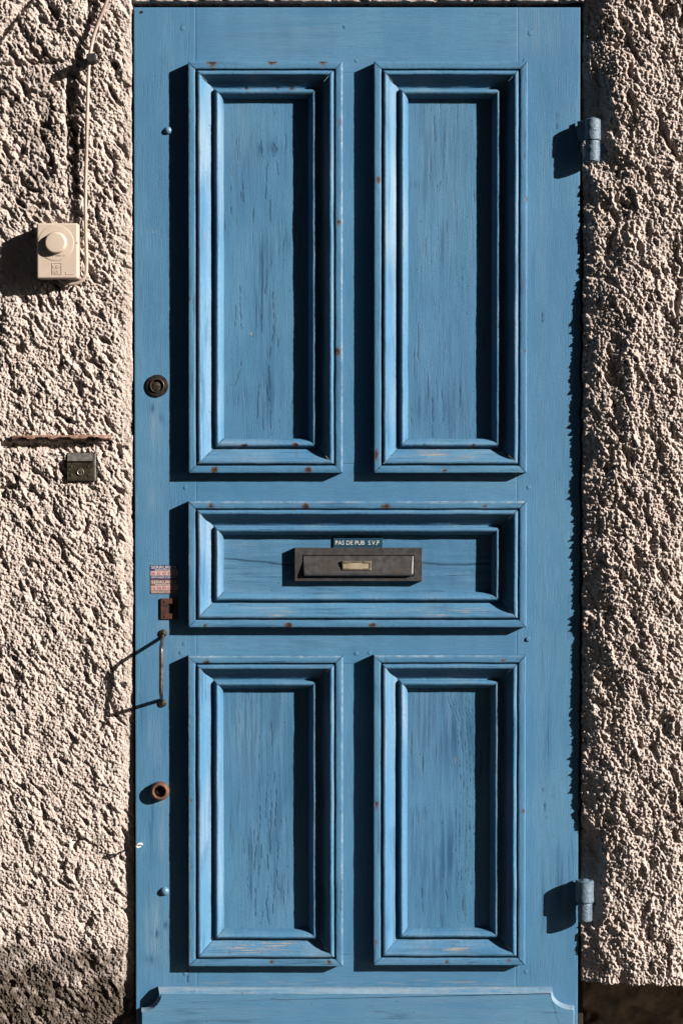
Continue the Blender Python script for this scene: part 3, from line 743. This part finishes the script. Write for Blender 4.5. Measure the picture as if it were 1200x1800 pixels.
def text(name, s, u, v, h, size, mat, parent, width=None, thick=0.25, align='LEFT', space=1.0):
    """lettering: lower-left corner at (u,v), capital height `size` px"""
    c = bpy.data.curves.new(name, 'FONT'); c.body = s; c.size = 1.0; c.extrude = 0.0; c.resolution_u = 3; c.space_character = space
    tmp = bpy.data.objects.new(name, c); COL.objects.link(tmp)
    bpy.context.view_layer.update()
    me = bpy.data.meshes.new_from_object(tmp.evaluated_get(bpy.context.evaluated_depsgraph_get()))
    bpy.data.objects.remove(tmp)
    n = len(me.vertices); co = np.empty(n * 3); me.vertices.foreach_get('co', co); co = co.reshape(-1, 3)
    x, y = co[:, 0] - co[:, 0].min(), co[:, 1]
    sy = size / 0.73
    sx = sy if width is None else width / x.max()
    uu = u + x * sx; vv = v - y * sy
    new = np.stack([(uu - 600) * S, np.full(n, -(h + thick) * S), ZC + (900 - vv) * S], -1)
    me.vertices.foreach_set('co', new.astype(np.float32).ravel()); me.name = name; me.materials.clear()
    me.update()
    return link(name, me, mat, parent)
def tube(name, pts, rad, mat, parent, nseg=10, res=6, flat=None):
    """smooth tube through (u,v,h[,r]) px points"""
    P = np.array([p[:3] for p in pts], float); R = np.array([p[3] if len(p) > 3 else rad for p in pts], float)
    n = len(P); out = []; rr = []
    for i in range(n - 1):
        p0, p1, p2, p3 = P[max(i - 1, 0)], P[i], P[i + 1], P[min(i + 2, n - 1)]
        for t in np.linspace(0, 1, res, endpoint=False):
            out.append(0.5 * ((2 * p1) + (-p0 + p2) * t + (2 * p0 - 5 * p1 + 4 * p2 - p3) * t * t + (-p0 + 3 * p1 - 3 * p2 + p3) * t ** 3)); rr.append(R[i] * (1 - t) + R[i + 1] * t)
    out.append(P[-1]); rr.append(R[-1])
    pw = [Vector(W(*p)) for p in out]
    bm = bmesh.new(); rings = []; prev = None
    for i, p in enumerate(pw):
        tg = (pw[min(i + 1, len(pw) - 1)] - pw[max(i - 1, 0)]).normalized()
        if prev is None:
            prev = tg.orthogonal().normalized()
        nx = (prev - tg * prev.dot(tg)).normalized(); prev = nx; ny = tg.cross(nx)
        rings.append([bm.verts.new(p + (nx * math.cos(2 * math.pi * j / nseg) + ny * math.sin(2 * math.pi * j / nseg)) * rr[i] * S) for j in range(nseg)])
    for A_, B_ in zip(rings[:-1], rings[1:]):
        for j in range(nseg): bm.faces.new((A_[j], A_[(j + 1) % nseg], B_[(j + 1) % nseg], B_[j]))
    bm.faces.new(rings[0][::-1]); bm.faces.new(rings[-1])
    o = bm_obj(name, bm, mat, parent, True); o.data.set_sharp_from_angle(angle=math.radians(50)); return o
def at(px, py, h=0): return uv_of(px, py, h)

# upper cylinder lock
u, v = at(276.5, 678, 4)
esc = lathe('escutcheon', u, v, [(19.5, -0.5), (19.5, 2.6), (18.8, 3.4), (14.5, 4.2), (13.2, 4.3), (12.2, 4.3)], LOCKM, door, 48)
lathe('collar', u, v, [(12.8, 3.8), (12.6, 5.8), (11.9, 6.4), (11.0, 6.2), (10.5, 5.2), (10.4, 1.6), (0, 1.5)], GUNM, esc, 48)
lathe('key_plug', u, v + 1.5, [(8.4, 1.4), (8.2, 3.0), (7.4, 3.5), (0, 3.5)], GUNM, esc, 32)
box_px('keyhole', u - 0.2, v + 0.5, u + 2.2, v + 7.5, 3.0, 3.9, HOLE, esc, 0.2)
for dv in (-15.6, 15.6):
    lathe('screw_hole', u, v + dv, [(2.4, 3.0), (2.2, 4.3), (1.6, 4.2), (1.4, 4.1), (0, 4.1)], HOLE, esc, 14)
# lower rusty lock ring
u, v = at(281, 1391, 7)
ring = lathe('lock_ring', u, v, [(16.8, -0.5), (17.0, 5), (16.4, 9.5), (14.6, 12.6), (12.2, 13.6), (10.4, 12.9), (9.8, 10.5), (9.6, 1.5), (0, 1.2)], RUST, door, 48)
lathe('key_plug', u - 2.5, v + 1.5, [(5.0, 1.2), (4.8, 5.5), (3.8, 6.2), (0, 6.2)], LOCKM, ring, 20)
box_px('keyhole', u - 2.2, v + 0.5, u + 0.2, v + 6, 5.6, 6.6, HOLE, ring, 0.2)
# domed bolts
for px, py, r in ((295.5, 229, 6.6), (289.5, 1567, 7.8)):
    u, v = at(px, py, 3)
    lathe('bolt_head', u, v, [(r * 1.02, -0.5), (r, 0.8), (r * .93, r * .34), (r * .74, r * .6), (r * .42, r * .78), (0, r * .84)], BOLTM, door, 28)
# pegs that pin the joints
PEGS = [(321.5, 50), (931.5, 58), (627, 106), (606, 47), (922, 106), (326, 857), (929, 857), (324, 1131), (318, 1147), (626.5, 1148.5), (650, 1147), (927.5, 1123.5), (628, 1699.5), (924, 1708), (326, 1712)]
for i, (px, py) in enumerate(PEGS):
    u, v = at(px, py)
    big = (px, py) == (927.5, 1123.5)
    r = 3.7 + 0.7 * random.random()
    hh = 2.6 if big else (0.35 + 0.5 * random.random())
    lathe('peg', u, v, [(r + 0.9, -0.6), (r + 0.5, -0.1), (r + .1, -0.1), (r, hh * .7), (r - .8, hh), (0, hh + .1)], PV, door, random.choice((6, 7, 8)), False, 1.0, random.random())
# little nail head top left
u, v = at(249.5, 21); lathe('nail_head', u, v, [(2.6, -0.3), (2.4, 1.0), (0, 1.4)], HOLE, door, 12)

# the pull handle
u, v1_ = at(287, 1113); u2, v2_ = at(286, 1236)
hd = tube('pull_handle', [(u - .6, v1_ + 4, 0.5, 3.2), (u - .8, v1_ + 7, 4, 3.2), (u - .4, v1_ + 13, 24, 3.2), (u, v1_ + 18.5, 43, 3.3), (u + .3, v1_ + 22, 50, 3.5), (u + .5, v1_ + 30, 53, 3.7), (u + .6, (v1_ + v2_) / 2, 53, 3.8), (u2 + 1.2, v2_ - 30, 53, 3.7),
                          (u2 + 1.0, v2_ - 22, 50, 3.5), (u2 + .8, v2_ - 18.5, 43, 3.3), (u2, v2_ - 13, 24, 3.3), (u2 - .8, v2_ - 7, 4, 3.2), (u2 - .8, v2_ - 4, 0.5, 3.2)], 4, HANDLEM, door, 14, 7)
for uu, vv in ((u, v1_), (u2, v2_)):
    rose = lathe('handle_rose', uu, vv, [(7.0, -0.4), (7.0, 1.6), (6.2, 2.6), (4.4, 3.0)], GUNM, hd, 24)
    lathe('screw', uu + 0.6, vv + (0.0), [(4.0, 2.2), (3.8, 3.2), (2.6, 3.8), (0, 4.0)], GUNM, hd, 18)

# lock strike plate
u0, v0, u1, v1 = rect_of(282.5, 1052, 312.5, 1088.5, 2)
bm = bmesh.new()
def ring_plate(bm, u0, v0, u1, v1, a0, b0, a1, b1, h0, h1, ch=0.0):
    """flat plate with a rectangular opening"""
    O = [(u0, v0), (u1, v0), (u1, v1), (u0, v1)]; I = [(a0, b0), (a1, b0), (a1, b1), (a0, b1)]
    ob = [bm.verts.new(W(*p, h0)) for p in O]
    om = [bm.verts.new(W(*p, h1 - ch)) for p in O]
    cx, cy = (u0 + u1) / 2, (v0 + v1) / 2
    of = [bm.verts.new(W(p[0] + math.copysign(ch, cx - p[0]), p[1] + math.copysign(ch, cy - p[1]), h1)) for p in O]
    jf = [bm.verts.new(W(*p, h1)) for p in I]; ib = [bm.verts.new(W(*p, h0)) for p in I]
    for A_, B_ in ((ob, om), (om, of), (of, jf), (jf, ib)):
        for j in range(4):
            if (A_[j].co - B_[j].co).length < 1e-7 : continue
            bm.faces.new((A_[j], A_[(j + 1) % 4], B_[(j + 1) % 4], B_[j]))
ring_plate(bm, u0, v0, u1, v1, u0 + 13, v0 + 9, u1 - 8, v1 - 10, -0.5, 3.0, 0.7)
sp = bm_obj('lock_plate', bm, DARKRUST, door)
box_px('lock_hole', u0 + 13.2, v0 + 9.2, u1 - 8.2, v1 - 10.2, -0.4, 0.25, HOLE, sp, 0.05, 1)
for dv in (5.2, (v1 - v0) - 5.2):
    lathe('screw', u0 + 8, v0 + dv, [(2.6, 2.6), (2.2, 3.8), (0, 4.2)], DARKRUST, sp, 12)

# hook near the left edge
u, v = at(247, 1484, 6)
hk = tube('hook', [(u + 1, v, -2, 1.6), (u + 2.5, v - .5, 10, 1.6), (u + 4, v - 1.5, 18, 1.7), (u + 2, v - 4, 24, 1.8), (u - 3, v - 3, 26, 1.8), (u - 6, v + 1, 24, 1.7), (u - 3, v + 3, 20, 1.5), (u + 2, v + 2, 18, 1.4)], 1.8, WHITEINK, door, 10, 6)

# the letter slot
hp = PH_ + 0.4
u0, v0, u1, v1 = rect_of(517.5, 963, 742, 1022, 1)
slot_h = 0.8
bm = bmesh.new(); ring_plate(bm, u0, v0, u1, v1, u0 + 14, v0 + 12.5, u1 - 14.5, v1 - 8.5, hp, slot_h, 1.0)
slot = bm_obj('letter_slot', bm, BRONZE, door)
box_px('slot_back', u0 + 12, v0 + 10, u1 - 12, v1 - 6.5, hp, hp + 5, HOLE, slot, 0.1, 1)
bm = bmesh.new()
fu0, fv0, fu1, fv1 = u0 + 15.6, v0 + 14.0, u1 - 16.0, v1 - 9.6
def rrect(u0, v0, u1, v1, rt, rb, h_top, h_bot, n=6):
    pts = []
    for (cx, cy, r, a0) in ((u1 - rt, v0 + rt, rt, -math.pi / 2), (u1 - rb, v1 - rb, rb, 0), (u0 + rb, v1 - rb, rb, math.pi / 2), (u0 + rt, v0 + rt, rt, math.pi)):
        for q_ in np.linspace(a0, a0 + math.pi / 2, n): pts.append((cx + r * math.cos(q_), cy + r * math.sin(q_)))
    return [bm.verts.new(W(a, b, h_top + (h_bot - h_top) * (b - v0) / (v1 - v0))) for a, b in pts]
L0 = rrect(fu0, fv0, fu1, fv1, 1.2, 4, hp + 4, hp + 6); L1 = rrect(fu0, fv0, fu1, fv1, 1.2, 4, -0.2, 6.2); L2 = rrect(fu0 + .9, fv0 + .9, fu1 - .9, fv1 - 1.6, 1.0, 3.4, .5, 8.2)
L3 = rrect(fu0 + 2.2, fv0 + 2.2, fu1 - 2.2, fv1 - 4.8, .8, 2.5, .6, 8.4)
for A_, B_ in ((L0, L1), (L1, L2), (L2, L3)):
    for j in range(len(A_)): bm.faces.new((A_[j], A_[(j + 1) % len(A_)], B_[(j + 1) % len(A_)], B_[j]))
bm.faces.new(L3)
flap = bm_obj('flap', bm, BRONZE, slot)
bu0, bv0, bu1, bv1 = rect_of(601, 986, 652, 1002.5, 6)
bm = bmesh.new(); ring_plate(bm, bu0, bv0, bu1, bv1, bu0 + 2.2, bv0 + 2.4, bu1 - 2.2, bv1 - 2.4, 2.0, 8.4, 0.8)
bm_obj('name_frame', bm, BRASS, slot)
box_px('name_slip', bu0 + 2.3, bv0 + 2.5, bu1 - 2.3, bv1 - 2.5, 2.0, 7.4, CREAMPAPER, slot, 0.1, 1)
for su in (bu0 + 8, bu1 - 8):
    box_px('clip', su - 5, bv0 + 1.0, su + 5, bv0 + 3.6, 7.0, 8.8, BRASS, slot, 0.3); box_px('clip', su - 5, bv1 - 3.6, su + 5, bv1 - 1.0, 7.0, 8.8, BRASS, slot, 0.3)
# the label tape over the slot
u0, v0, u1, v1 = rect_of(586, 944, 672, 963.5, -9)
tape = box_px('label_tape', u0, v0, u1, v1, PH_ - 0.2, PH_ + 3.2, LABELBLUE, door, 0.3)
text('lettering', 'PAS DE PUB  S.V.P', u0 + 3.5, v0 + 13.6, PH_ + 3.2, 7.8, WHITEINK, tape, 77)

# the two locksmith stickers
def sticker(px0, py0, px1, py1, top, number, ncol, base):
    u0, v0, u1, v1 = rect_of(px0, py0, px1, py1, 0)
    st = box_px('sticker', u0, v0, u1, v1, -0.3, 0.95, base, door, 0.15, 1)
    w = u1 - u0
    text('lettering', 'SERRURIER', u0 + 1.5, v0 + 6.6, 0.95, 5.4, WHITEINK, st, w - 4, .12)
    box_px('print_band', u0 + 8, v0 + 7.8, u1 - 1, v0 + 10.3, 0.9, 1.03, PINKST, st, 0.02, 1)
    text('lettering', 'DEPANNAGE 24H/24', u0 + 9, v0 + 9.9, 1.03, 1.6, INKD, st, w - 12, .1)
    box_px('print_band', u0 + .6, v0 + 10.9, u1 - .6, v0 + 18.6, 0.9, 1.08, PINKST, st, 0.02, 1)
    text('lettering', number, u0 + 1.6, v0 + 17.6, 1.08, 5.8, ncol, st, w - 3.6, .12)
    text('lettering', "DEPANNAGE D'URGENCE", u0 + 1.6, v0 + 23.2, 0.95, 3.4, WHITEINK, st, w - 3.5, .12)
    return st
tag(sticker(264.5, 993, 313.5, 1018.5, NAVY, '06 42 42 42 42', REDINK, NAVY), 'navy, white and red locksmith sticker')
tag(sticker(265, 1019, 313.5, 1043.5, BROWNST, '06.88.80.08.05', REDINK, BROWNST), 'brown, pink and red locksmith sticker')

# hinges: the upper knuckle wraps from the door, the lower one sits on its pin in the wall
def hinge(px, py0, pym, py1, r1, r2, hc):
    uc, v0 = at(px, py0, hc + r1); _, vm = at(px, pym, hc + r1); _, v1 = at(px, py1, hc + r1)
    root = lathe_v('hinge', uc, hc, [(0, v0 - 3.0), (3.5, v0 - 2.8), (6.5, v0 - 1.4), (7.5, v0 + .3), (8.2, v0 + .6), (r1 - 2, v0), (r1, v0 + 1.6), (r1 + .4, vm - 1.5), (r1 - .6, vm - .2), (r1 - 4, vm), (0, vm)], HINGEM, door)
    lathe_v('lower_knuckle', uc, hc, [(0, vm + .6), (r2 - 3, vm + .6), (r2 - .4, vm + 1.0), (r2, vm + 2.4), (r2, v1 - 2.2), (r2 - 1.2, v1 - .4), (r2 - 3, v1), (0, v1)], HINGEM, root)
    # the leaf: from the knuckle's back to the door's edge
    bm = bmesh.new(); a = W(DR - 5, vm - 1, 0); b = W(uc - 2, v0 + 2, 0)
    box(bm, a[0], b[0], -(hc - 1) * S, -(hc - 7) * S, a[2], b[2])
    for vtx in bm.verts:
        if vtx.co.x < (a[0] + b[0]) / 2: vtx.co.y += (hc - 9) * S
    bm_obj('leaf', bm, HINGEM, root, bevel=0.6 * S)
    bm = bmesh.new(); a = W(uc + 2, v1 - 1, 0); b = W(uc + 30, vm + 3, 0)
    box(bm, a[0], b[0], -2 * S, 60 * S, a[2], b[2])
    bm_obj('wall_pin', bm, HINGEM, root, bevel=0.8 * S)
    return root
def lathe_v(name, uc, hc, prof, mat, parent, n=40):
    bm = bmesh.new(); rings = []
    ext = []
    for (r0, v0), (r1, v1) in zip(prof[:-1], prof[1:]):
        k = max(1, int(abs(v1 - v0) / 1.6))
        for t in range(k): ext.append((r0 + (r1 - r0) * t / k, v0 + (v1 - v0) * t / k))
    ext.append(prof[-1])
    for r, v in ext:
        if r < 1e-6: rings.append([bm.verts.new(W(uc, v, hc))]); continue
        L = []
        for j in range(n):
            q_ = 2 * math.pi * j / n
            rr = r + (0.45 * mnoise.noise((math.cos(q_) * 2.2 + uc, math.sin(q_) * 2.2, v * .16)) + 0.35 * mnoise.noise((math.cos(q_) * 6 + uc, math.sin(q_) * 6, v * .45))) * (r > 10)
            L.append(bm.verts.new(W(uc + rr * math.cos(q_), v, hc + rr * math.sin(q_))))
        rings.append(L)
    for A_, B_ in zip(rings[:-1], rings[1:]):
        for j in range(n):
            a = list(dict.fromkeys([A_[j % len(A_)], A_[(j + 1) % len(A_)], B_[(j + 1) % len(B_)], B_[j % len(B_)]]))
            if len(a) >= 3: bm.faces.new(a)
    o = bm_obj(name, bm, mat, parent, True); o.data.set_sharp_from_angle(angle=math.radians(40)); return o
hinge(1042.5, 207, 245, 283, 13.6, 12.6, 22)
hinge(1029.0, 1550, 1589, 1622, 15.2, 12.6, 22)

# ------------------------------------------------------------------ things on the wall at the left
# the dial control box
u0, v0, u1, v1 = rect_of(65, 392, 137.5, 489.5, 39)
cb = box_px('control_box', u0, v0, u1, v1, -12, 39, PLASTIC, None, 3.2, 4)
tag(cb, 'cream plastic control box with round dial on the rendered wall', 'control box')
uc, vc = at(98.5, 427, 41)
lathe('dial_plate', uc, vc, [(31.5, 38.0), (31.3, 39.0), (30.6, 39.7), (28, 39.9), (20, 39.9)], PLASTIC, cb, 64)
lathe('dial', uc, vc, [(20.0, 39.6), (19.2, 40.0), (17.6, 48), (16.9, 48.9), (16.0, 49.2), (15.0, 49.3), (0, 49.3)], PLASTIC, cb, 64)
text('lettering', 'I  m  E  1500W  5A', uc - 15, vc + 23.5, 39.9, 2.8, INKD, cb, 31, .1)
eu, ev = at(92, 462, 39)
bm = bmesh.new(); ring_plate(bm, eu, ev, eu + 17, ev + 20, eu + .8, ev + .8, eu + 16.2, ev + 19.2, 38.5, 39.7, .1); bm_obj('emblem_frame', bm, PLASTIC, cb)
text('emblem_lettering', 'LE-', eu + 2.5, ev + 9.5, 39.0, 6.0, PLASTIC, cb, 12.5, .9)
text('emblem_lettering', 'GR', eu + 2.5, ev + 18, 39.0, 6.0, PLASTIC, cb, 10, .9)
mu, mv = at(116, 478, 39)
box_px('ridge', mu, mv + 3.5, mu + 14, mv + 4.5, 38.5, 39.6, PLASTIC, cb, .2); box_px('ridge', mu, mv, mu + .9, mv + 3.3, 38.5, 39.6, PLASTIC, cb, .2)
for su in (u0 + 0.6, u1 - 3.6): box_px('notch', su, vc - 1, su + 3, vc + 0.8, 38.6, 39.25, INKD, cb, .1, 1)

# the cable
def A(px, py, h, r=None):
    u, v = at(px, py, h); return (u, v, h)
cbl = tube('cable', [A(103, 489, 12), A(108, 494, 13), A(118, 498.5, 13), (*at(131, 499, 14), 14), A(143, 494, 14), A(150.5, 484, 14), A(152.5, 465, 14), A(151.5, 420, 14), A(150.5, 370, 15), A(151, 320, 17), A(152.5, 260, 19), A(154, 190, 20), A(156, 130, 19), A(158, 104, 17), A(163, 72, 16), A(173, 40, 16), A(186, 8, 18), A(200, -30, 18), A(214, -80, 16), A(226, -160, 14), A(232, -300, 12)], 3.2, CABLEM, None, 12, 8)
tag(cbl, 'thin cream cable running down the wall into the control box', 'cable')
# the iron spike that holds it
u, v = at(161, 101, 36)
bm = bmesh.new()
P0 = [(-7.5, -6), (7, -7.5), (7.5, 5.5), (-7, 8)]
bk = [bm.verts.new(W(u + a * 1.05 - 3, v + b * 1.05 + 1, -20)) for a, b in P0]; ft = [bm.verts.new(W(u + a, v + b, 40)) for a, b in P0]
bm.faces.new(ft); bm.faces.new(bk[::-1])
for j in range(4): bm.faces.new((bk[j], bk[(j + 1) % 4], ft[(j + 1) % 4], ft[j]))
sp = bm_obj('iron_spike', bm, BLACKIRON, None, bevel=.9 * S)
tag(sp, 'short black square iron spike driven into the wall over the cable', 'spike')

# the rusted bar
nb = 130
uu = np.linspace(at(22, 771, 14)[0], at(195, 771, 14)[0], nb); vbase = at(100, 771, 14)[1]
bm = bmesh.new(); rows = []
for i, x in enumerate(uu):
    t = i / (nb - 1)
    bite = 0.0
    for c, w in ((.30, .07), (.53, .075), (.82, .06), (.10, .05)): bite = max(bite, math.exp(-((t - c) / w) ** 6))
    nz = mnoise.noise((x * .11, 1.0, 0)); n2 = mnoise.noise((x * .4, 4.0, 0))
    top = vbase - 5.6 + 1.2 * nz - (1.2 * t) + .6 * n2
    fr_ = 22 + 2.0 * nz - 9 * abs(2 * t - 1) ** 6
    low = top + 7.0 - 3.0 * bite + .8 * n2
    rows.append([bm.verts.new(W(x, top + 1.5, -14)), bm.verts.new(W(x, top, fr_ - 2)), bm.verts.new(W(x, top + 1.6, fr_)), bm.verts.new(W(x, low - 1, fr_ + .4 + n2)), bm.verts.new(W(x, low, fr_ - 2 - 7 * bite)), bm.verts.new(W(x, low + 1.0 + 1.5 * (1 - bite), 2)), bm.verts.new(W(x, low + 1, -14))])
for A_, B_ in zip(rows[:-1], rows[1:]):
    for j in range(6): bm.faces.new((A_[j], B_[j], B_[j + 1], A_[j + 1]))
bm.faces.new(rows[0]); bm.faces.new(rows[-1][::-1])
BARM = metal_mat('pale_rusted_bar', (0.205, 0.115, 0.082), (0.270, 0.165, 0.125), (0.120, 0.060, 0.040), 200, (0.6, 0.85), 0.1, 0.0006)
rb = bm_obj('rusted_bar', bm, BARM, None, True); rb.data.set_sharp_from_angle(angle=math.radians(45))
tag(rb, 'thin eaten away rusty iron bar set level in the wall above the bell plate', 'iron bar')

# the little bell plate
u0, v0, u1, v1 = rect_of(118.5, 795.5, 168.5, 846, 12)
bm = bmesh.new()
PR = [(v0, 0), (v0, 7.0), (v0 + 15.0, 15.0), (v0 + 16.0, 14.0), (v0 + 16.2, 11.0), (v0 + 18, 12.2), (v1 - 1.5, 12.2), (v1, 10.8), (v1, -10), (v0, -10)]
Lf = [bm.verts.new(W(u0, a, b)) for a, b in PR]; Rt = [bm.verts.new(W(u1 - 4.5, a, b)) for a, b in PR]
for j in range(len(PR)): bm.faces.new((Lf[j], Lf[(j + 1) % len(PR)], Rt[(j + 1) % len(PR)], Rt[j]))
bm.faces.new(Lf[::-1]); bm.faces.new(Rt)
me_ = bm_obj('door_bell', bm, GUNM, None)
tag(me_, 'small dark metal bell plate with centre button under the rusty bar', 'door bell')
bm = bmesh.new(); hv = [W(u0 + .8, v0 + .8, 7.6), W(u1 - 5.2, v0 + .8, 7.6), W(u1 - 5.2, v0 + 14.6, 15.3), W(u0 + .8, v0 + 14.6, 15.3)]
f = [bm.verts.new(p) for p in hv]; g_ = [bm.verts.new(Vector(p) + Vector((0, 1.4 * S, 0))) for p in hv]
bm.faces.new(f); bm.faces.new(g_[::-1])
for j in range(4): bm.faces.new((f[j], f[(j + 1) % 4], g_[(j + 1) % 4], g_[j]))
bm_obj('hood', bm, STEEL, me_)
box_px('side_strip', u1 - 4.2, v0 + 1.5, u1, v1 - .5, -10, 9.5, STEEL, me_, .8)
bu, bv = (u0 + u1) / 2 - 1.5, v0 + 34
lathe('bell_button', bu, bv, [(6.4, 11.8), (6.2, 13.4), (5.4, 14.2), (4.4, 13.6), (4.0, 12.8), (2.8, 12.8), (2.4, 14.4), (0, 14.8)], BRASS, me_, 32)
lathe('button_well', bu, bv, [(2.2, 14.5), (1.8, 14.95), (0, 15.0)], HOLE, me_, 16)
for a in (u0 + 7, u1 - 13):
    for b in (v0 + 24.5, v1 - 10.5): lathe('screw', a, b, [(2.4, 11.8), (2.2, 12.8), (1.4, 13.2), (0, 13.2)], GUNM, me_, 14)
